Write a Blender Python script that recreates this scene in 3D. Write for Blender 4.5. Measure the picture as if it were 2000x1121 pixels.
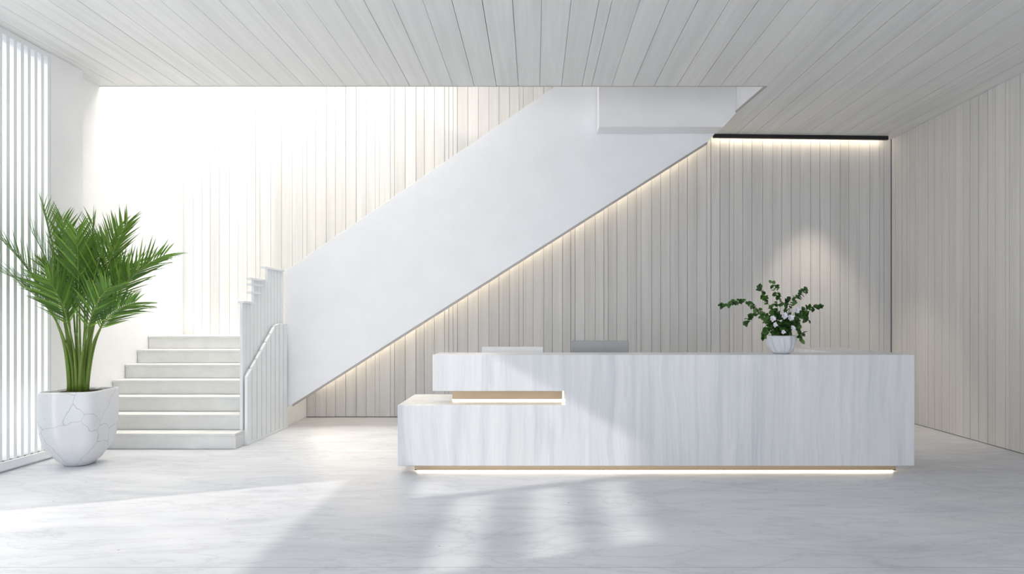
import bpy, math, random
from mathutils import Vector, Matrix
R = math.radians
S = bpy.context.scene
COL = S.collection
for o in list(bpy.data.objects):
    bpy.data.objects.remove(o)

# ---------------------------------------------------------------- camera
F = 1200.0; VX = 1045.0; VY = 622.0; EYE = 1.5
cam = bpy.data.cameras.new('camera'); camo = bpy.data.objects.new('camera', cam)
COL.objects.link(camo); S.camera = camo
camo.location = (0, 0, EYE); camo.rotation_euler = (R(90), 0, 0)
cam.sensor_width = 36.0; cam.lens = 36.0 * F / 2000.0
cam.shift_x = -(VX - 1000.0) / 2000.0
cam.shift_y = (VY - 560.5) / 2000.0
cam.clip_start = 0.05; cam.clip_end = 200

# ---------------------------------------------------------------- world, sun, daylight
W = bpy.data.worlds.new('sky'); S.world = W; W.use_nodes = True
bg = W.node_tree.nodes['Background']
bg.inputs[1].default_value = 1.0
_t = W.node_tree                      # bright sky: zenith boosted far above the horizon to brighten the stairwell
_tc = _t.nodes.new('ShaderNodeTexCoord'); _sx = _t.nodes.new('ShaderNodeSeparateXYZ'); _rp = _t.nodes.new('ShaderNodeValToRGB')
_t.links.new(_tc.outputs['Generated'], _sx.inputs[0]); _t.links.new(_sx.outputs[2], _rp.inputs[0]); _t.links.new(_rp.outputs[0], bg.inputs[0])
_rp.color_ramp.elements[0].position = 0.0; _rp.color_ramp.elements[0].color = (0.90, 0.945, 1.0, 1)
_rp.color_ramp.elements[1].position = 1.0; _rp.color_ramp.elements[1].color = (10.5, 9.8, 8.6, 1)
_e = _rp.color_ramp.elements.new(.62); _e.color = (0.98, 1.0, 1.03, 1)
sun = bpy.data.lights.new('sun', 'SUN'); suno = bpy.data.objects.new('sun', sun); COL.objects.link(suno)
SUN_DIR = Vector((1.0, 0.4, -0.6)).normalized()
suno.rotation_euler = SUN_DIR.to_track_quat('-Z', 'Y').to_euler()
suno.location = (-20, -8, 14)
sun.energy = 1.15; sun.angle = R(1.0); sun.color = (1.0, 0.94, 0.86)

def portal(name, loc, direction, sx, sy):
    l = bpy.data.lights.new(name, 'AREA'); o = bpy.data.objects.new(name, l); COL.objects.link(o)
    l.shape = 'RECTANGLE'; l.size = sx; l.size_y = sy; l.cycles.is_portal = True
    o.location = loc; o.rotation_euler = Vector(direction).to_track_quat('-Z', 'Y').to_euler()
portal('front_daylight', (0.1, -3.02, 2.2), (0, 1, 0), 10.6, 4.3)
portal('side_daylight', (-5.36, 3.8, 2.2), (1, 0, 0), 5.7, 4.3)
portal('roof_daylight', (-3.45, 8.43, 6.85), (0, 0, -1), 3.9, 1.8)

S.view_settings.view_transform = 'Standard'; S.view_settings.look = 'None'
S.view_settings.exposure = 1.1; S.view_settings.gamma = 1.0
S.view_settings.use_curve_mapping = False
try:
    c = S.cycles
    c.use_denoising = True; c.max_bounces = 10; c.diffuse_bounces = 7; c.glossy_bounces = 4
    c.caustics_reflective = False; c.caustics_refractive = False; c.sample_clamp_indirect = 8.0
except Exception:
    pass

# ---------------------------------------------------------------- helpers
def PX(x, y, Y):
    return Vector(((x - VX) * Y / F, Y, EYE + (VY - y) * Y / F))

class MB:
    def __init__(s): s.v = []; s.f = []; s.m = []
    def poly(s, pts, faces, mi=0):
        b = len(s.v); s.v += [tuple(p) for p in pts]
        for f in faces: s.f.append([b + i for i in f]); s.m.append(mi)
    def box(s, x0, x1, y0, y1, z0, z1, mi=0):
        s.prism([(x0, y0), (x1, y0), (x1, y1), (x0, y1)], z0, z1, mi)
    def prism(s, plan, z0, z1, mi=0):
        """plan polygon (x, y) anticlockwise; z0 and z1 numbers or functions of (x, y)"""
        fa = z0 if callable(z0) else (lambda x, y: z0)
        fb = z1 if callable(z1) else (lambda x, y: z1)
        n = len(plan)
        pts = [(x, y, fa(x, y)) for x, y in plan] + [(x, y, fb(x, y)) for x, y in plan]
        fs = [list(range(n))[::-1], list(range(n, 2 * n))]
        fs += [[i, (i + 1) % n, n + (i + 1) % n, n + i] for i in range(n)]
        s.poly(pts, fs, mi)
    def elev(s, prof, y0, y1, mi=0):
        """profile polygon (x, z) anticlockwise seen from -Y, extruded y0..y1"""
        n = len(prof)
        pts = [(x, y0, z) for x, z in prof] + [(x, y1, z) for x, z in prof]
        fs = [list(range(n)), list(range(n, 2 * n))[::-1]]
        fs += [[(i + 1) % n, i, n + i, n + (i + 1) % n] for i in range(n)]
        s.poly(pts, fs, mi)
    def side(s, prof, x0, x1, mi=0):
        """profile polygon (y, z) extruded x0..x1"""
        n = len(prof)
        pts = [(x0, y, z) for y, z in prof] + [(x1, y, z) for y, z in prof]
        fs = [list(range(n))[::-1], list(range(n, 2 * n))]
        fs += [[i, (i + 1) % n, n + (i + 1) % n, n + i] for i in range(n)]
        s.poly(pts, fs, mi)
    def tube(s, pts, rad, seg=8, mi=0, cap=True):
        pts = [Vector(p) for p in pts]
        n = len(pts)
        if not hasattr(rad, '__len__'): rad = [rad] * n
        base = len(s.v); up = None
        for i, p in enumerate(pts):
            t = (pts[min(i + 1, n - 1)] - pts[max(i - 1, 0)]).normalized()
            if up is None:
                up = Vector((0, 0, 1)) if abs(t.z) < .9 else Vector((1, 0, 0))
            a = t.cross(up).normalized(); b = a.cross(t).normalized(); up = b
            for k in range(seg):
                an = 2 * math.pi * k / seg
                s.v.append(tuple(p + (a * math.cos(an) + b * math.sin(an)) * rad[i]))
        for i in range(n - 1):
            for k in range(seg):
                k2 = (k + 1) % seg
                s.f.append([base + i * seg + k, base + i * seg + k2, base + (i + 1) * seg + k2, base + (i + 1) * seg + k]); s.m.append(mi)
        if cap:
            s.f.append([base + k for k in range(seg)][::-1]); s.m.append(mi)
            s.f.append([base + (n - 1) * seg + k for k in range(seg)]); s.m.append(mi)
    def rings(s, rings, mi=0, cap0=True, cap1=True):
        base = len(s.v); n = len(rings[0])
        for r in rings: s.v += [tuple(p) for p in r]
        for i in range(len(rings) - 1):
            for k in range(n):
                k2 = (k + 1) % n
                s.f.append([base + i * n + k, base + i * n + k2, base + (i + 1) * n + k2, base + (i + 1) * n + k]); s.m.append(mi)
        if cap0: s.f.append([base + k for k in range(n)][::-1]); s.m.append(mi)
        if cap1: s.f.append([base + (len(rings) - 1) * n + k for k in range(n)]); s.m.append(mi)
    def build(s, name, mats, parent=None, bevel=0, smooth=False, kind=None, seg=2):
        me = bpy.data.meshes.new(name)
        me.from_pydata(s.v, [], s.f)
        for m in (mats if isinstance(mats, (list, tuple)) else [mats]): me.materials.append(m)
        me.polygons.foreach_set('material_index', s.m)
        if smooth: me.polygons.foreach_set('use_smooth', [True] * len(me.polygons))
        me.update()
        o = bpy.data.objects.new(name, me); COL.objects.link(o)
        if parent is not None:
            o.parent = parent
            o.matrix_parent_inverse = Matrix.Translation(-parent.location)
        if bevel:
            b = o.modifiers.new('bevel', 'BEVEL'); b.width = bevel; b.segments = seg
            b.limit_method = 'ANGLE'; b.angle_limit = R(40)
        if kind: o['kind'] = kind
        return o

def thing(name, label, cat, loc=(0, 0, 0), group=None):
    o = bpy.data.objects.new(name, None); COL.objects.link(o); o.location = loc
    o.empty_display_size = .2
    o['label'] = label; o['category'] = cat
    if group: o['group'] = group
    return o

# ---------------------------------------------------------------- materials
class NT:
    def __init__(s, name):
        s.mat = bpy.data.materials.new(name); s.mat.use_nodes = True
        s.t = s.mat.node_tree; s.b = s.t.nodes['Principled BSDF']
    def n(s, typ, **kw):
        nd = s.t.nodes.new(typ)
        for k, v in kw.items(): setattr(nd, k, v)
        return nd
    def l(s, a, b): s.t.links.new(a, b)
    def coords(s, scale=(1, 1, 1), kind='Object', offset=None):
        tc = s.n('ShaderNodeTexCoord'); mp = s.n('ShaderNodeMapping')
        s.l(tc.outputs[kind], mp.inputs[0]); mp.inputs['Scale'].default_value = scale
        if offset is not None: s.l(offset, mp.inputs['Location'])
        return mp.outputs[0]
    def noise(s, vec, scale=1, detail=4, rough=.55, dist=0):
        nd = s.n('ShaderNodeTexNoise'); s.l(vec, nd.inputs['Vector'])
        nd.inputs['Scale'].default_value = scale; nd.inputs['Detail'].default_value = detail
        nd.inputs['Roughness'].default_value = rough; nd.inputs['Distortion'].default_value = dist
        return nd.outputs['Fac']
    def ramp(s, fac, stops):
        nd = s.n('ShaderNodeValToRGB'); s.l(fac, nd.inputs[0]); e = nd.color_ramp.elements
        while len(e) < len(stops): e.new(.5)
        for el, (p, c) in zip(e, stops):
            el.position = p; el.color = (c if len(c) == 4 else tuple(c) + (1,)) if hasattr(c, '__len__') else (c, c, c, 1)
        return nd.outputs[0]
    def mix(s, fac, a, b, mode='MIX'):
        nd = s.n('ShaderNodeMix', data_type='RGBA', blend_type=mode)
        for sock, v in ((nd.inputs['Factor'], fac), (nd.inputs[6], a), (nd.inputs[7], b)):
            if isinstance(v, bpy.types.NodeSocket): s.l(v, sock)
            elif hasattr(v, '__len__'): sock.default_value = tuple(v) + ((1,) if len(v) == 3 else ())
            else: sock.default_value = v
        return nd.outputs[2]
    def math(s, op, a, b=None):
        nd = s.n('ShaderNodeMath', operation=op)
        for i, v in enumerate((a, b)):
            if v is None: continue
            if isinstance(v, bpy.types.NodeSocket): s.l(v, nd.inputs[i])
            else: nd.inputs[i].default_value = v
        return nd.outputs[0]
    def bump(s, h, strength=.2, dist=.01):
        nd = s.n('ShaderNodeBump'); s.l(h, nd.inputs['Height'])
        nd.inputs['Strength'].default_value = strength; nd.inputs['Distance'].default_value = dist
        s.l(nd.outputs[0], s.b.inputs['Normal'])
    def set(s, color=None, rough=None, metal=None, spec=None):
        for k, v in (('Base Color', color), ('Roughness', rough), ('Metallic', metal), ('Specular IOR Level', spec)):
            if v is None: continue
            if isinstance(v, bpy.types.NodeSocket): s.l(v, s.b.inputs[k])
            elif hasattr(v, '__len__'): s.b.inputs[k].default_value = tuple(v) + (1,)
            else: s.b.inputs[k].default_value = v
        return s.mat

def plain(name, color, rough=.5, metal=0, spec=.4, vary=.02, scale=3):
    m = NT(name)
    f = m.noise(m.coords(), scale, 3)
    lo = tuple(max(0, c * (1 - vary)) for c in color); hi = tuple(min(1, c * (1 + vary)) for c in color)
    return m.set(m.ramp(f, [(.3, lo), (.7, hi)]), rough, metal, spec)

def plank_mat(name, stretch, c_lo, c_mid, c_hi, rough=.45):
    """stretch: per-axis texture scale, small along the boards"""
    m = NT(name)
    g = m.n('ShaderNodeNewGeometry'); rnd = g.outputs['Random Per Island']
    cmb = m.n('ShaderNodeCombineXYZ')
    for i, k in enumerate((37.0, 61.0, 23.0)): m.l(m.math('MULTIPLY', rnd, k), cmb.inputs[i])
    v = m.coords(stretch, offset=cmb.outputs[0])
    grain = m.noise(v, 1.0, 6, .62, .25)
    v2 = m.coords(tuple(k * 4 for k in stretch), offset=cmb.outputs[0])
    fine = m.noise(v2, 1.0, 3, .6)
    base = m.ramp(rnd, [(0, c_lo), (.45, c_mid), (.8, c_hi), (1, c_mid)])
    base = m.mix(1.0, base, m.ramp(grain, [(.28, .90), (.5, .99), (.72, 1.06)]), 'MULTIPLY')
    base = m.mix(1.0, base, m.ramp(fine, [(.3, .965), (.7, 1.02)]), 'MULTIPLY')
    m.bump(fine, .05, .004)
    return m.set(base, rough, 0, .35)

CEIL = plank_mat('pale ceiling boards', (9, .35, 9), (.68, .69, .69), (.70, .708, .705), (.722, .726, .724))
WALLP = plank_mat('pale wall boards', (12, 12, .35), (.60, .593, .582), (.63, .623, .612), (.66, .653, .643))
DARKGAP = plain('dark backing in the joints', (.17, .17, .175), .8)
WHITE = plain('white painted plaster', (.83, .835, .85), .55, spec=.3)
WHITEG = plain('white satin lacquer', (.86, .87, .895), .28, spec=.4)
SLATW = plain('white painted slats', (.80, .82, .84), .45)
BLACK = plain('black anodised metal', (.012, .012, .013), .45)
STEEL = plain('brushed silver metal', (.72, .725, .735), .38, .35)
GOLD = plain('brushed brass', (.60, .46, .31), .42, .6)
SHADEM = plain('shaded silver shell', (.31, .315, .322), .4, .3)  # shade painted into the metal of the monitor facing away from the light
SCREEN = plain('dark monitor glass', (.02, .02, .022), .12)
TRIM = plain('grey aluminium trim', (.42, .40, .38), .4, .3)

def floor_mat():
    m = NT('pale polished stone')
    v = m.coords((.55, 1.5, 1)); 
    cloud = m.noise(v, 1.3, 7, .62, .6)
    col = m.ramp(cloud, [(.25, (.52, .54, .585)), (.48, (.63, .645, .685)), (.75, (.70, .71, .745))])
    v2 = m.coords((.7, 2.6, 1))
    vein = m.noise(v2, 1.1, 6, .6, 1.4)
    line = m.math('ABSOLUTE', m.math('SUBTRACT', vein, .5))
    col = m.mix(1.0, col, m.ramp(line, [(0, .84), (.010, .93), (.045, 1.0)]), 'MULTIPLY')
    fl = m.noise(m.coords((2.5, 16, 1)), 1.0, 4, .6, .8)
    col = m.mix(1.0, col, m.ramp(fl, [(.3, .965), (.7, 1.03)]), 'MULTIPLY')
    vo = m.n('ShaderNodeTexVoronoi'); m.l(m.coords(), vo.inputs['Vector']); vo.inputs['Scale'].default_value = 3.1
    col = m.mix(m.math('LESS_THAN', vo.outputs['Distance'], .028), col, (.30, .30, .32))
    # joints between the big slabs, 3.2 m apart
    sx = m.n('ShaderNodeSeparateXYZ'); m.l(m.coords(), sx.inputs[0])
    fr = m.math('FRACT', m.math('MULTIPLY', m.math('ADD', sx.outputs[1], 2.70 - .001), 1 / 3.2))
    col = m.mix(m.math('LESS_THAN', m.math('MULTIPLY', fr, 3.2), .006), col, (.36, .36, .38))
    m.bump(fl, .04, .01)
    return m.set(col, m.ramp(cloud, [(.3, .42), (.7, .34)]), 0, .45)
FLOOR = floor_mat()

def veneer():
    m = NT('white streaked veneer')
    g = m.n('ShaderNodeNewGeometry')
    wob = m.n('ShaderNodeTexNoise'); m.l(m.coords((1.2, 1.2, .9)), wob.inputs['Vector']); wob.inputs['Scale'].default_value = 1.0
    vadd = m.n('ShaderNodeVectorMath', operation='MULTIPLY_ADD')
    m.l(wob.outputs['Color'], vadd.inputs[0]); vadd.inputs[1].default_value = (.16, .16, 0)
    m.l(m.coords(), vadd.inputs[2])
    mp = m.n('ShaderNodeMapping'); m.l(vadd.outputs[0], mp.inputs[0]); mp.inputs['Scale'].default_value = (11, 11, .35)
    a = m.noise(mp.outputs[0], 1, 6, .62, .15)
    mp2 = m.n('ShaderNodeMapping'); m.l(vadd.outputs[0], mp2.inputs[0]); mp2.inputs['Scale'].default_value = (46, 46, .7)
    b = m.noise(mp2.outputs[0], 1, 3, .6)
    big = m.noise(m.coords((1.5, 1.5, .2)), 1, 2)
    col = m.ramp(a, [(.25, (.58, .60, .635)), (.48, (.70, .713, .735)), (.75, (.785, .793, .808))])
    col = m.mix(1.0, col, m.ramp(b, [(.3, .955), (.7, 1.025)]), 'MULTIPLY')
    col = m.mix(1.0, col, m.ramp(big, [(.35, .95), (.65, 1.02)]), 'MULTIPLY')
    return m.set(col, .3, 0, .4)
VENEER = veneer()

def concrete():
    m = NT('pale speckled concrete')
    c1 = m.noise(m.coords(), 4, 6, .65)
    col = m.ramp(c1, [(.3, (.66, .665, .66)), (.7, (.74, .745, .74))])
    vo = m.n('ShaderNodeTexVoronoi'); m.l(m.coords(), vo.inputs['Vector']); vo.inputs['Scale'].default_value = 24
    n2 = m.noise(m.coords(), 9, 2)
    spot = m.math('MULTIPLY', m.math('LESS_THAN', vo.outputs['Distance'], .09), m.math('GREATER_THAN', n2, .56))
    col = m.mix(spot, col, (.42, .42, .42))
    return m.set(col, .6, 0, .3)
CONC = concrete()

def marble_pot():
    m = NT('white crackled stone')
    wob = m.n('ShaderNodeTexNoise'); m.l(m.coords(), wob.inputs['Vector']); wob.inputs['Scale'].default_value = 5
    vadd = m.n('ShaderNodeVectorMath', operation='MULTIPLY_ADD')
    m.l(wob.outputs['Color'], vadd.inputs[0]); vadd.inputs[1].default_value = (.12, .12, .12); m.l(m.coords(), vadd.inputs[2])
    vo = m.n('ShaderNodeTexVoronoi', feature='DISTANCE_TO_EDGE'); m.l(vadd.outputs[0], vo.inputs['Vector']); vo.inputs['Scale'].default_value = 2.6
    col = m.mix(m.math('LESS_THAN', vo.outputs['Distance'], .007), (.70, .71, .74), (.52, .53, .56))
    cl = m.noise(m.coords(), 3, 5)
    col = m.mix(1.0, col, m.ramp(cl, [(.3, .95), (.7, 1.03)]), 'MULTIPLY')
    vo2 = m.n('ShaderNodeTexVoronoi'); m.l(m.coords(), vo2.inputs['Vector']); vo2.inputs['Scale'].default_value = 13
    col = m.mix(m.math('LESS_THAN', vo2.outputs['Distance'], .07), col, (.52, .53, .55))
    return m.set(col, .5, 0, .35)
POT = marble_pot()

def leaf_mat(name, lo, mid, hi, rough=.42):
    m = NT(name)
    g = m.n('ShaderNodeNewGeometry')
    f = m.math('ADD', m.math('MULTIPLY', g.outputs['Random Per Island'], .7), m.math('MULTIPLY', m.noise(m.coords(), 6, 2), .3))
    m.set(m.ramp(f, [(.1, lo), (.5, mid), (.9, hi)]), rough, 0, .4)
    tr = m.n('ShaderNodeBsdfTranslucent'); tr.inputs[0].default_value = hi + (1,)
    ms = m.n('ShaderNodeMixShader'); ms.inputs[0].default_value = .25
    out = m.t.nodes['Material Output']
    m.l(m.b.outputs[0], ms.inputs[1]); m.l(tr.outputs[0], ms.inputs[2]); m.l(ms.outputs[0], out.inputs[0])
    return m.mat
PALM = leaf_mat('palm leaf green', (.005, .028, .004), (.035, .13, .012), (.26, .44, .06))
STALK = leaf_mat('palm stalk green', (.07, .13, .015), (.16, .26, .04), (.26, .36, .08))
IVY = leaf_mat('dark glossy leaf', (.008, .03, .006), (.02, .075, .012), (.09, .20, .04))
TWIG = plain('green twig', (.10, .15, .05), .6)
BOWL = plain('white glazed ceramic', (.66, .68, .72), .4)
PETAL = plain('white petal', (.80, .78, .84), .6)
SOIL = plain('dark brown soil', (.035, .026, .012), .95, vary=.5, scale=30)

def led(name, strength, col=(1.0, .85, .63)):
    m = NT(name); m.set((.9, .85, .75), .5)
    m.b.inputs['Emission Color'].default_value = col + (1,); m.b.inputs['Emission Strength'].default_value = strength
    return m.mat
LED_STAIR = led('warm strip under the stair', 5)
LED_COVE = led('warm strip over the wall', 4.0)
LED_DESK = led('warm strip under the desk', 5.5)
LED_SHELF = led('warm strip on the shelf', 2.6)

# ---------------------------------------------------------------- dimensions
XL, XR, YB, YF = -5.2, 5.4, 9.32, -3.0
XS = -5.35                      # left wall of the stairwell
TOP = 6.8                       # roof of the stairwell
def ceil_z(x, y=0): return EYE + 2.72 + .01226 * (5.4 - x)
def edge_y(x): return 7.54 + (x + 5.35) * (7.275 - 7.54) / 8.10
OX0, OX1 = 2.75, 2.62           # opening's right edge at its near and far end

# ---------------------------------------------------------------- the setting
m = MB(); m.box(-5.6, 5.6, YF, 9.5, -.1, 0)
m.build('floor', FLOOR, kind='structure')

rng = random.Random(4)
def widths(a, b, mean, jit, narrow=.08):
    out = [a]
    while out[-1] < b - .01:
        w = mean * (1 + rng.uniform(-jit, jit))
        if rng.random() < narrow: w = mean * .45
        out.append(min(b, out[-1] + w))
    if len(out) > 2 and out[-1] - out[-2] < mean * .3: out.pop(-2)
    return out

# ceiling: boards running towards the back wall, cut round the stairwell opening
m = MB()
cuts = widths(XS, OX0, .255, .06, .07)
for a, b in zip(cuts, cuts[1:]):
    g = rng.choice((.0014, .002, .003))
    m.prism([(a + g, YF), (b - g, YF), (b - g, edge_y(b - g)), (a + g, edge_y(a + g))], ceil_z, lambda x, y: ceil_z(x) + .025)
cuts = widths(OX0, XR, .255, .06, .07)
for i, (a, b) in enumerate(zip(cuts, cuts[1:])):
    g = rng.choice((.0014, .002, .003))
    if i == 0:
        m.prism([(a + g, YF), (b - g, YF), (b - g, YB), (OX1, YB), (a, edge_y(OX0))], ceil_z, lambda x, y: ceil_z(x) + .025)
    else:
        m.prism([(a + g, YF), (b - g, YF), (b - g, YB), (a + g, YB)], ceil_z, lambda x, y: ceil_z(x) + .025)
lo = lambda x, y: ceil_z(x) + .026
hi = lambda x, y: ceil_z(x) + .3
m.prism([(XS, YF), (OX0 - .004, YF), (OX0 - .004, edge_y(OX0) - .03), (XS, edge_y(XS) - .03)], lo, hi, 1)
m.prism([(OX0 - .004, YF), (XR, YF), (XR, YB), (OX1 + .03, YB), (OX0 + .03, edge_y(OX0))], lo, hi, 1)
m.build('ceiling', [CEIL, DARKGAP], kind='structure')

# dark reveal round the opening
m = MB()
def reveal(p, q, w=.012, a=-.004, b=.02):
    d = (Vector(q) - Vector(p)).normalized(); nrm = Vector((-d.y, d.x)) * w
    m.prism([p, q, (q[0] + nrm.x, q[1] + nrm.y), (p[0] + nrm.x, p[1] + nrm.y)], lambda x, y: ceil_z(x) + a, lambda x, y: ceil_z(x) + b)
reveal((XS, edge_y(XS)), (OX0, edge_y(OX0)), .012)
reveal((OX0, edge_y(OX0)), (OX1, YB - .02), .016)
m.build('trim_1', TRIM, kind='structure')
m = MB()
reveal((XS, edge_y(XS) - .026), (OX0, edge_y(OX0) - .026), .024, .0265, .4)
reveal((OX0 + .026, edge_y(OX0) - .03), (OX1 + .026, YB - .01), .026, .0265, .4)
m.build('trim_2', WHITE, kind='structure')

# back wall of upright boards, to the top of the stairwell
m = MB(); cuts = widths(XS, XR, .145, .14, .12)
for a, b in zip(cuts, cuts[1:]):
    g = rng.choice((.0015, .002, .003))
    m.box(a + g, b - g, YB, YB + .02, .012, TOP)
m.box(XS, XR, YB + .015, YB + .2, 0, TOP, 1)
m.build('wall_back', [WALLP, DARKGAP], kind='structure')

# right wall of upright boards
m = MB(); cuts = widths(YF, YB - .015, .135, .14, .1)
for a, b in zip(cuts, cuts[1:]):
    g = rng.choice((.0015, .002, .003))
    m.prism([(XR, a + g), (XR + .02, a + g), (XR + .02, b - g), (XR, b - g)], .008, ceil_z(XR))
m.box(XR + .015, XR + .2, YF, YB + .2, 0, ceil_z(XR) + .3, 1)
m.build('wall_right', [WALLP, DARKGAP], kind='structure')

def cells(y0, y1, z0, z1, holes):
    ys = sorted({y0, y1, *[h[0] for h in holes], *[h[1] for h in holes]})
    zs = sorted({z0, z1, *[h[2] for h in holes], *[h[3] for h in holes]})
    for a, b in zip(ys, ys[1:]):
        run = None
        for c_, d in zip(zs, zs[1:]):
            ym, zm = (a + b) / 2, (c_ + d) / 2
            solid = not any(h[0] < ym < h[1] and h[2] < zm < h[3] for h in holes)
            if solid: run = (run[0], d) if run else (c_, d)
            elif run: yield a, b, run[0], run[1]; run = None
        if run: yield a, b, run[0], run[1]

ZL = ceil_z(XL) - .002
holes = [(1.0, 4.36, .1, 2.16), (3.4, 4.36, 2.5, 4.12), (4.45, 6.6, .1, ZL)]  # first two openings are unseen, added to throw sun on floor and desk
for h in (2.86, 3.23, 3.57): holes.append((1.7, 3.3, h - .13, h + .13))  # unseen slots, added to lay stripes of sun across the floor
m = MB()
for a, b, c_, d in cells(YF, 7.07, 0, ZL, holes): m.box(XL - .15, XL, a, b, c_, d)
m.build('wall_left', WHITE, kind='structure')

# stairwell: left wall with a tall narrow window, shaft above the ceiling
m = MB()
for a, b, c_, d in cells(7.07, YB, 0, TOP, [(8.70, 9.27, 1.4, 6.4)]): m.box(XS - .15, XS, a, b, c_, d)
m.build('wall_stairwell', WHITE, kind='structure')
m = MB()
m.box(XS - .15, 2.9, 7.35 - .2, 7.35, 4.66, TOP)
m.prism([(2.762, 7.35), (2.95, 7.35), (2.95, YB), (2.64, YB)], 4.56, TOP)
m.box(-1.55, 2.95, 7.15, YB + .2, TOP, TOP + .15)
m.box(XS - .15, -1.55, 7.15, 7.53, TOP, TOP + .15)
m.build('wall_shaft', WHITE, kind='structure')
m = MB()
m.box(XS - .10, XS - .04, 9.08, 9.14, 1.4, 6.4)
m.box(XS - .10, XS - .04, 9.14, 9.27, 3.36, 3.42)
for y in (8.70, 9.245): m.box(XS - .11, XS - .03, y, y + .025, 1.4, 6.4)
m.build('window_2', SLATW, kind='structure')

# slatted window in the left wall
m = MB(); m.box(XL - .15, XL + .03, 4.45, 6.62, .02, .1); m.box(XL - .14, XL - .01, 4.45, 6.6, ZL - .06, ZL)
win = m.build('window_1', SLATW, kind='structure')
y = 4.52
while y < 6.58:
    m = MB(); m.box(XL - .10, XL - .005, y, y + .038, .1, ZL - .06)
    m.build('slat', SLATW, win)
    y += .085

# white bulkhead over the upper flight
m = MB(); m.elev([(.854, 4.056), (2.51, 4.056), (2.688, 4.25), (2.688, 5.6), (.854, 5.6)], 8.2, 8.49)
m.build('wall_bulkhead', WHITE, kind='structure')

# front of the room, behind the camera: slim piers of the glazed front
m = MB()
for x in (-5.35, -1.75, 1.75, 5.25): m.box(x, x + .15, YF - .15, YF, 0, 4.2)
m.build('wall_front', WHITE, kind='structure')

# ---------------------------------------------------------------- staircase
RISE, GO, SY, SX = .18, .24, 7.06, -3.5
st = thing('staircase', 'white staircase of pale concrete steps turning right behind a solid diagonal balustrade', 'staircase', (-4.4, 7.06, 0))
for i in range(7):
    y0 = SY + i * GO; y1 = SY + (i + 1) * GO if i < 6 else YB - .005
    m = MB()
    xr = SX + (.06 if i == 0 else 0)
    m.prism([(XS + .004, y0), (xr, y0), (xr, y1 - .001), (XS + .004, y1 - .001)], i * RISE + .001 if i else .001, (i + 1) * RISE - .03)
    m.prism([(XS + .004, y0 - .012), (xr, y0 - .012), (xr, y1 + .02 if i < 6 else y1), (XS + .004, y1 + .02 if i < 6 else y1)], (i + 1) * RISE - .03, (i + 1) * RISE)
    o = m.build('step' if i < 6 else 'landing', CONC, st, bevel=.004)
    # body under the step
    if i:
        m = MB(); m.box(XS + .004, SX, y0 + .001, y1 - .001, .001, i * RISE)
        m.build('step_core', CONC, st)
SL = .6326; YP = 8.5; sP = F / YP
def fas_b(X): return EYE + (VY - (799 - SL * (VX + X * sP - 556))) / sP
def fas_t(X): return EYE + (VY - (530 - .674 * (VX + X * sP - 556))) / sP
XA, XZ = (556 - VX) / sP, 2.645
XC = 2.39
m = MB(); m.elev([(XA, fas_b(XA)), (XC, fas_b(XC)), (2.668, 4.25), (2.668, 6.3), (2.60, 6.3), (XA, fas_t(XA))], YP, YP + .06)
panel = m.build('balustrade_panel', WHITEG, st, bevel=.003)
m = MB(); dz = .03
m.elev([(XA + .1, fas_b(XA + .1) - dz), (XC, fas_b(XC) - dz), (XC, fas_b(XC)), (XA + .1, fas_b(XA + .1))], YP + .015, YP + .06)
m.build('edge_trim', TRIM, st)
# upper flight: treads, soffit and the strip light beside the wall
def vis(X):  # height on the wall where the sight line under the panel lands
    k = (YB - .05) / YP
    return EYE + (fas_b(X / k) - EYE) * k
m = MB(); x = SX; z = 7 * RISE
while z < 5.6:
    x1 = min(x + RISE / SL, 2.60)
    m.box(x, x1, YP + .065, YB - .005, z - .03, z + RISE)
    x = x1; z += RISE
    if x >= 2.6: break
m.build('upper_flight', CONC, st)
m = MB(); xs0, xs1 = -3.36, 2.50
n = 24
for i in range(n):
    a = xs0 + (xs1 - xs0) * i / n; b = xs0 + (xs1 - xs0) * (i + 1) / n
    za, zb = vis(a) + .15, vis(b) + .15
    m.poly([(a, YP + .065, za + .02), (b, YP + .065, zb + .02), (b, YB - .01, zb), (a, YB - .01, za),
            (a, YP + .065, za + .1), (b, YP + .065, zb + .1), (b, YB - .01, zb + .1), (a, YB - .01, za + .1)],
           [[3, 2, 1, 0], [4, 5, 6, 7], [0, 1, 5, 4], [2, 3, 7, 6]] + ([[0, 4, 7, 3]] if i == 0 else []) + ([[1, 2, 6, 5]] if i == n - 1 else []))
m.build('soffit', WHITE, st)
m = MB(); a, b = xs0 + .03, xs1 - .02
m.poly([(a, 9.22, vis(a) + .10), (b, 9.22, vis(b) + .10), (b, 9.26, vis(b) + .10), (a, 9.26, vis(a) + .10),
        (a, 9.22, vis(a) + .13), (b, 9.22, vis(b) + .13), (b, 9.26, vis(b) + .13), (a, 9.26, vis(a) + .13)],
       [[3, 2, 1, 0], [4, 5, 6, 7], [0, 1, 5, 4], [2, 3, 7, 6], [0, 4, 7, 3], [1, 2, 6, 5]])
m.build('strip_light', LED_STAIR, st)
# low wall closing the space under landing and panel
m = MB(); m.side([(8.46, .001), (YB - .004, .001), (YB - .004, 1.22), (8.46, 1.22)], SX + .004, XA - .0)
m.build('stringer_wall', WHITE, st)
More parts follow.
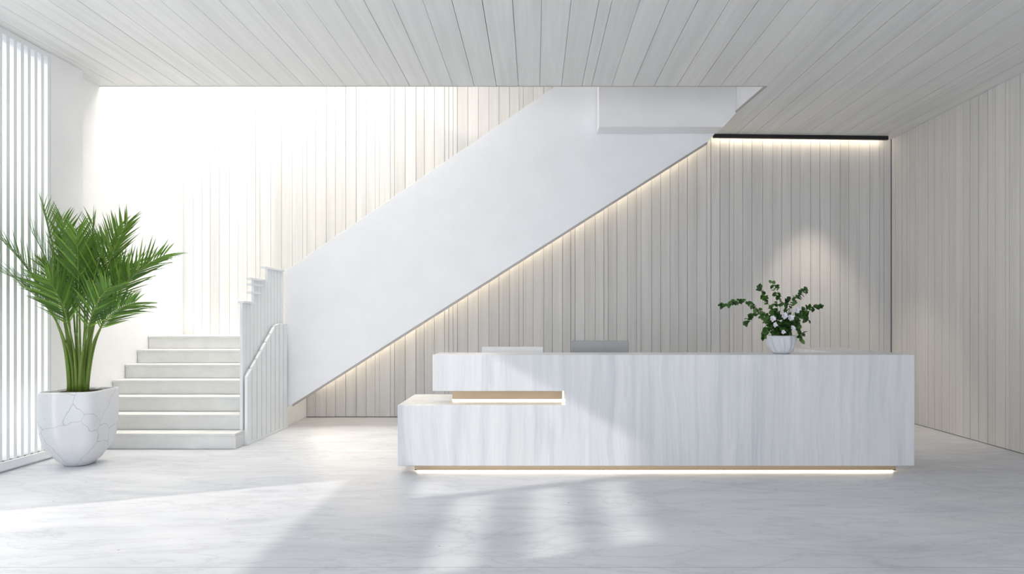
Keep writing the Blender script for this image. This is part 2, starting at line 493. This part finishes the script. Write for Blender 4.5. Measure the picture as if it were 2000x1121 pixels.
# upright slats beside the first flight, in stepped groups under short cap rails
bal = MB(); bal.box(-3.49, -3.40, 7.27, 8.455, .001, .03)
balo = bal.build('slat_balustrade', SLATW, st, bevel=.002)
def top_of(y): return 1.68 if y < 7.49 else (1.97 if y < 7.90 else 2.14)
for i in range(12):
    y = 7.275 + i * .098
    m = MB(); m.box(-3.497, -3.462, y, y + .088, .03, top_of(y)); m.build('slat', SLATW, balo, bevel=.003)
def low_top(y): return .80 + min(1, max(0, (y - 7.26) / .83)) * .63
for i in range(9):
    y = 7.275 + i * .131; y2 = y + .113
    m = MB(); m.side([(y, .03), (y2, .03), (y2, low_top(y2)), (y, low_top(y))], -3.44, -3.405); m.build('slat', SLATW, balo, bevel=.003)
for y0, y1, z in ((7.26, 7.475, 1.68), (7.46, 7.88, 1.97), (7.855, 8.455, 2.14), (7.46, 7.80, 1.90), (7.46, 7.72, 1.80)):
    m = MB(); m.box(-3.51, -3.445, y0, y1, z, z + .028); m.build('cap_rail', SLATW, balo, bevel=.003)

# ---------------------------------------------------------------- black light track over the back wall
t = thing('light_track', 'long black linear light track where the ceiling meets the back wall', 'light', (3.95, 9.2, 4.2))
m = MB(); m.prism([(2.66, 9.16), (5.27, 9.16), (5.27, 9.20), (2.66, 9.20)], lambda x, y: ceil_z(x) - .055, lambda x, y: ceil_z(x) - .001)
m.build('housing', BLACK, t)
m = MB(); m.prism([(2.68, 9.202), (5.25, 9.202), (5.25, 9.225), (2.68, 9.225)], lambda x, y: ceil_z(x) - .034, lambda x, y: ceil_z(x) - .001)
m.build('strip_light', LED_COVE, t)
# recessed downlight that washes the wall behind the flowers
sp = bpy.data.lights.new('downlight', 'SPOT'); spo = bpy.data.objects.new('downlight', sp); COL.objects.link(spo)
spo.location = (4.15, 8.62, 4.19); sp.energy = 85; sp.color = (1, .84, .66); sp.spot_size = R(58); sp.spot_blend = .55; sp.shadow_soft_size = .04

# ---------------------------------------------------------------- reception desk
DY = 5.94
d = thing('reception_desk', 'long white streaked reception desk with a stepped left end and brass recesses', 'desk', (1.17, DY, 0))
m = MB()
m.elev([(-1.33, .074), (3.67, .074), (3.67, 1.15), (-.99, 1.15), (-.99, .797), (.29, .797), (.29, .663), (-1.33, .663)], DY, DY + .40)
m.build('front_body', VENEER, d, bevel=.006)
m = MB(); m.box(-1.33, .33, DY + .4005, DY + .85, .074, .663); m.build('low_shelf', VENEER, d, bevel=.006)
m = MB(); m.box(3.10, 3.67, DY + .4005, 7.35, .074, 1.15); m.build('side_return', VENEER, d, bevel=.006)
m = MB(); m.box(.331, 3.099, DY + .4005, DY + 1.0, .70, .74); m.build('worktop', WHITE, d, bevel=.003)
m = MB(); m.box(-.84, .277, DY + .30, DY + .34, .680, .797); m.build('brass_panel', GOLD, d)
m = MB(); m.box(-.84, .277, DY + .305, DY + .335, .6635, .680); m.build('shelf_strip_light', LED_SHELF, d)
m = MB(); m.box(.2775, .2895, DY + .31, DY + .33, .6635, .797); m.build('shelf_strip_light', LED_SHELF, d)
m = MB(); m.box(-1.18, 3.53, DY + .07, DY + .10, .024, .074); m.box(-1.18, -1.15, DY + .10, DY + .75, .024, .074); m.box(3.50, 3.53, DY + .10, 7.25, .024, .074)
m.build('brass_plinth', GOLD, d)
m = MB(); m.box(-1.179, 3.529, DY + .071, DY + .10, .0165, .0238); m.build('shadow_lip', BLACK, d)
m = MB(); m.box(-1.16, 3.51, DY + .085, DY + .11, .001, .016); m.box(-1.16, -1.13, DY + .11, DY + .75, .001, .024); m.box(3.48, 3.51, DY + .11, 7.25, .001, .024)
m.build('plinth_strip_light', LED_DESK, d)
m = MB(); m.box(-1.12, .3, DY + .12, DY + .8, .001, .074); m.box(.3, 3.47, DY + .12, DY + .38, .001, .074); m.box(3.12, 3.47, DY + .4, 7.3, .001, .074)
m.build('base', BLACK, d)

# ---------------------------------------------------------------- monitors
def monitor(label, x0, x1, ztop, zbase, ybk, h, shell):
    xm = (x0 + x1) / 2
    t = thing('computer_monitor', label, 'monitor', (xm, ybk + .09, zbase), 'monitors behind the reception counter')
    m = MB(); m.box(x0, x1, ybk, ybk + .028, ztop - h, ztop); m.build('back_shell', shell, t, bevel=.006)
    m = MB(); m.box(x0 + .012, x1 - .012, ybk + .0285, ybk + .031, ztop - h + .02, ztop - .012); m.build('screen', SCREEN, t)
    m = MB(); m.side([(ybk - .03, zbase + .012), (ybk - .012, zbase + .012), (ybk - .001, ztop - h * .45), (ybk - .02, ztop - h * .45)], xm - .05, xm + .05)
    m.build('stand_neck', STEEL, t, bevel=.003)
    m = MB(); m.box(xm - .13, xm + .13, ybk - .06, ybk + .13, zbase + .0005, zbase + .012); m.build('stand_base', STEEL, t, bevel=.004)
monitor('silver monitor nearer the stairs, showing its lower back above the counter', -.567, .088, 1.197, .663, 6.56, .40, STEEL)
monitor('shaded silver monitor rising higher above the counter, toward the flower bowl', .39, 1.0, 1.263, .74, 6.56, .40, SHADEM)

# ---------------------------------------------------------------- potted palm
PC = Vector((-4.70, 6.34, 0))
pp = thing('potted_palm', 'green feathery palm in a big white crackled stone pot beside slatted window', 'potted plant', PC)
def sq_ring(r, z, n=64, e=4.2, rot=R(6)):
    out = []
    for k in range(n):
        a = 2 * math.pi * k / n; c_, s_ = math.cos(a), math.sin(a)
        q = r / ((abs(c_) ** e + abs(s_) ** e) ** (1 / e))
        x, y = q * c_, q * s_
        out.append(PC + Vector((x * math.cos(rot) - y * math.sin(rot), x * math.sin(rot) + y * math.cos(rot), z)))
    return out
m = MB()
A = .275
prof = [(.10, .001, 2.2), (.13, .006, 2.2), (.145, .03, 2.3), (.18, .06, 2.5), (.205, .115, 3.0), (.244, .18, 3.6), (.264, .26, 4.4), (.272, .36, 5.5), (.273, .48, 6.5), (A, .62, 7), (A - .002, .75, 7), (A - .006, .766, 7), (A - .022, .768, 7), (A - .028, .75, 7), (A - .034, .69, 7), (A - .04, .66, 7)]
m.rings([sq_ring(r, z, e=e) for r, z, e in prof])
m.build('pot', POT, pp, smooth=True)
rng = random.Random(11)
m = MB()
rr = []
for r, z in ((.242, .715), (.20, .735), (.15, .75), (.05, .757)):
    rr.append([p + Vector((0, 0, rng.uniform(-.006, .006))) for p in sq_ring(r, z, e=6)])
m.rings(rr, cap0=False); m.build('soil', SOIL, pp, smooth=True)

def bez(a, b, c_, t): return a * (1 - t) ** 2 + b * 2 * t * (1 - t) + c_ * t * t
def frond(base, tip, arch, nleaf, ll):
    m = MB(); L = (tip - base).length
    ctrl = base.lerp(tip, .5) + Vector((0, 0, arch * L)); out = tip - base; out.z = 0
    ctrl -= out * .16
    N = 16
    pts = [bez(base, ctrl, tip, i / N) for i in range(N + 1)]
    m.tube(pts, [.0075 * (1 - .8 * i / N) + .0012 for i in range(N + 1)], 6, 1)
    roll = rng.uniform(-.9, .9)
    for i in range(nleaf):
        u = .20 + .80 * (i + .5) / nleaf
        p = bez(base, ctrl, tip, u)
        tg = (bez(base, ctrl, tip, min(1, u + .02)) - bez(base, ctrl, tip, u - .02)).normalized()
        sd = tg.cross(Vector((0, 0, 1)))
        if sd.length < .15: sd = Vector((1, 0, 0))
        sd.normalize(); up = sd.cross(tg).normalized()
        sd2 = sd * math.cos(roll) + up * math.sin(roll); up2 = sd2.cross(tg).normalized()
        prof_l = math.sin(math.pi * (.16 + .70 * ((u - .2) / .8) ** .85)) ** .7
        for sgn in (-1, 1):
            l = ll * prof_l * rng.uniform(.86, 1.1)
            fw = .85 + .55 * u + rng.uniform(-.1, .1)
            dr = (sd2 * sgn * (1.0 - .45 * u) + tg * fw + up2 * .35 * rng.uniform(.7, 1.2)).normalized()
            droop = rng.uniform(.0, .22) * l
            w = .0102 * rng.uniform(.8, 1.2) * (.6 + .4 * prof_l)
            wd = dr.cross(up2).normalized()
            q = []
            for j, ww in ((0, .35), (.2, 1), (.5, .85), (.8, .4), (1, .03)):
                cpt = p + dr * (l * j) + Vector((0, 0, -droop * j * j))
                cpt.x = max(cpt.x, -5.17)
                q.append((cpt + wd * w * ww, cpt + up2 * (-.25 * w * ww), cpt - wd * w * ww))
            vv = [v for tr in q for v in tr]
            fs = []
            for j in range(4):
                b0 = j * 3
                fs += [[b0, b0 + 1, b0 + 4, b0 + 3], [b0 + 1, b0 + 2, b0 + 5, b0 + 4]]
            m.poly(vv, fs, 0)
    m.build('frond', [PALM, STALK], pp, smooth=True)

soilz = .745
tips = [(84, 405, 6.30), (122, 428, 6.62), (8, 474, 5.90), (4, 532, 5.82), (62, 452, 6.15), (182, 436, 6.50), (250, 434, 6.30),
        (322, 498, 6.25), (262, 592, 6.10), (228, 446, 6.85), (150, 455, 5.95), (92, 545, 5.80), (216, 560, 5.80), (246, 520, 6.85),
        (44, 560, 5.95), (140, 470, 6.90), (284, 520, 6.45), (205, 470, 6.15), (110, 470, 6.45), (165, 480, 6.3), (70, 520, 6.5)]
for i, (tx, ty, tY) in enumerate(tips):
    tip = PX(tx, ty, tY)
    tip.x = max(tip.x, -5.14)
    a = math.atan2(tip.y - PC.y, tip.x - PC.x)
    fx = PC.x - .005 + math.cos(a) * .075 + rng.uniform(-.02, .02); fy = PC.y + math.sin(a) * .06 + rng.uniform(-.02, .02)
    foot = Vector((fx, fy, soilz))
    hgt = rng.uniform(1.32, 1.52) if ty < 540 else rng.uniform(1.22, 1.32)
    crown = foot.lerp(Vector((tip.x, tip.y, 0)), .16); crown.z = hgt
    mid = foot.lerp(crown, .5) + Vector((0, 0, .10)) - Vector((math.cos(a), math.sin(a), 0)) * .03
    n = 9; pts = [bez(foot, mid, crown, k / n) for k in range(n + 1)]
    m = MB(); m.tube(pts, [.017 - .009 * k / n for k in range(n + 1)], 8); m.build('stem', STALK, pp, smooth=True)
    frond(crown, tip, .10 if ty < 480 else .2, 20, .40)

# ---------------------------------------------------------------- flower bowl on the desk
VC = Vector((2.455, 6.13, 1.15))
fb = thing('flower_bowl', 'white swirled bowl of leafy green sprigs and white flowers on the desk', 'potted plant', VC)
m = MB(); ring = []
def bowl_ring(r, z, amp):
    return [VC + Vector(((r * (1 + amp * math.cos(11 * (2 * math.pi * k / 88) + z * 16))) * math.cos(2 * math.pi * k / 88),
                         (r * (1 + amp * math.cos(11 * (2 * math.pi * k / 88) + z * 16))) * math.sin(2 * math.pi * k / 88), z)) for k in range(88)]
for r, z, am in ((.06, .001, 0), (.078, .003, .01), (.092, .02, .07), (.109, .05, .085), (.124, .085, .085), (.134, .125, .07), (.139, .16, .035), (.14, .18, .015), (.131, .184, 0), (.128, .165, 0), (.12, .13, 0)):
    ring.append(bowl_ring(r, z, am))
m.rings(ring)
m.build('bowl', BOWL, fb, smooth=True)
rng = random.Random(7)
def leaf(m, p, dr, up, l, w):
    dr = dr.normalized(); sd = dr.cross(up)
    if sd.length < .05: sd = dr.cross(Vector((1, 0, 0)))
    sd.normalize(); up = sd.cross(dr)
    rows = ((0, .05), (.2, .75), (.45, 1), (.7, .8), (.9, .4), (1, .03)); vv = []
    for j, ww in rows:
        cp = p + dr * l * j - up * (.25 * l * j * j)
        vv += [cp + sd * w * ww + up * w * ww * .35, cp, cp - sd * w * ww + up * w * ww * .35]
    fs = []
    for j in range(5):
        b0 = j * 3; fs += [[b0, b0 + 1, b0 + 4, b0 + 3], [b0 + 1, b0 + 2, b0 + 5, b0 + 4]]
    m.poly(vv, fs, 0)
def rv(): return Vector((rng.uniform(-1, 1), rng.uniform(-1, 1), rng.uniform(-1, 1)))
def sprig(path, nl, size, start=.15):
    m = MB(); root = VC + Vector((rng.uniform(-.05, .05), rng.uniform(-.05, .05), .14))
    pts = [root] + [PX(x, y, Y) for x, y, Y in path]
    fine = []
    for i in range(len(pts) - 1):
        p0 = pts[max(i - 1, 0)]; p1 = pts[i]; p2 = pts[i + 1]; p3 = pts[min(i + 2, len(pts) - 1)]
        for k in range(6):
            t = k / 6
            fine.append(.5 * ((2 * p1) + (p2 - p0) * t + (2 * p0 - 5 * p1 + 4 * p2 - p3) * t * t + (3 * p1 - p0 - 3 * p2 + p3) * t ** 3))
    fine.append(pts[-1])
    m.tube(fine, [.0032 - .0022 * i / len(fine) for i in range(len(fine))], 5, 1)
    for i in range(nl):
        u = start + (1 - start) * (i + .7) / nl; u = min(u, .999)
        q = u * (len(fine) - 1); a = int(q); p = fine[a].lerp(fine[min(a + 1, len(fine) - 1)], q - a)
        tg = (fine[min(a + 1, len(fine) - 1)] - fine[max(a - 1, 0)]).normalized()
        dr = tg * .35 + rv() * .9
        if dr.length < .3: dr = Vector((0, 0, 1))
        leaf(m, p, dr, (Vector((0, -.6, .6)) + rv() * .6).normalized(), size * rng.uniform(.7, 1.15), size * rng.uniform(.3, .42))
    m.build('sprig', [IVY, TWIG], fb, smooth=True)
for path, nl, sz in (
    ([(1498, 622, 6.10), (1468, 595, 6.08), (1438, 588, 6.05), (1407, 597, 6.02)], 34, .048),
    ([(1500, 628, 6.05), (1475, 612, 6.0), (1455, 632, 5.98)], 22, .046),
    ([(1510, 615, 6.15), (1496, 585, 6.18), (1483, 560, 6.2)], 22, .048),
    ([(1520, 610, 6.2), (1516, 580, 6.22), (1508, 552, 6.24)], 14, .044),
    ([(1524, 600, 6.1), (1520, 575, 6.1), (1516, 556, 6.08)], 10, .044),
    ([(1540, 610, 6.1), (1556, 580, 6.12), (1575, 566, 6.14)], 24, .046),
    ([(1555, 620, 6.1), (1578, 602, 6.1), (1604, 602, 6.1)], 22, .048),
    ([(1535, 605, 6.25), (1538, 585, 6.3)], 16, .05),
    ([(1550, 630, 6.0), (1570, 615, 5.95), (1578, 625, 5.93)], 20, .048),
    ([(1553, 640, 6.0), (1566, 650, 5.97), (1564, 663, 5.97)], 14, .046),
    ([(1505, 640, 6.0), (1494, 648, 5.98), (1492, 658, 5.98)], 16, .046),
    ([(1520, 625, 5.98), (1515, 612, 5.96)], 22, .05),
    ([(1535, 630, 5.98), (1542, 618, 5.96)], 22, .05),
    ([(1528, 640, 5.95), (1530, 632, 5.93)], 22, .05),
    ([(1508, 632, 6.2), (1500, 620, 6.25)], 22, .05),
    ([(1552, 628, 6.2), (1562, 612, 6.25)], 22, .05),
    ([(1540, 640, 6.05), (1556, 634, 6.02)], 22, .05),
    ([(1515, 640, 6.05), (1505, 632, 6.02)], 22, .05)):
    sprig(path, int(nl * 1.7), sz * 1.12)
for x, y, Y, sz in ((1531, 616, 5.90, .042), (1543, 620, 5.90, .042), (1508, 622, 5.92, .036), (1556, 606, 5.98, .036), (1513, 634, 5.88, .03), (1548, 640, 5.88, .03), (1529, 648, 5.9, .028)):
    m = MB(); c0 = PX(x, y, Y)
    root = VC + Vector((0, 0, .14)); m.tube([root, root.lerp(c0, .5) + Vector((0, .02, .03)), c0 + Vector((0, .01, 0))], .002, 5, 1)
    for k in range(16):
        a = k * 2.4; e = .15 + .9 * k / 16
        dr = Vector((math.cos(a) * e, -.75 + .5 * e * 0, math.sin(a) * e))
        leaf(m, c0, dr, Vector((0, -1, .2)), sz * rng.uniform(.8, 1.1), sz * .3)
    m.build('flower', [PETAL, TWIG], fb, smooth=True)
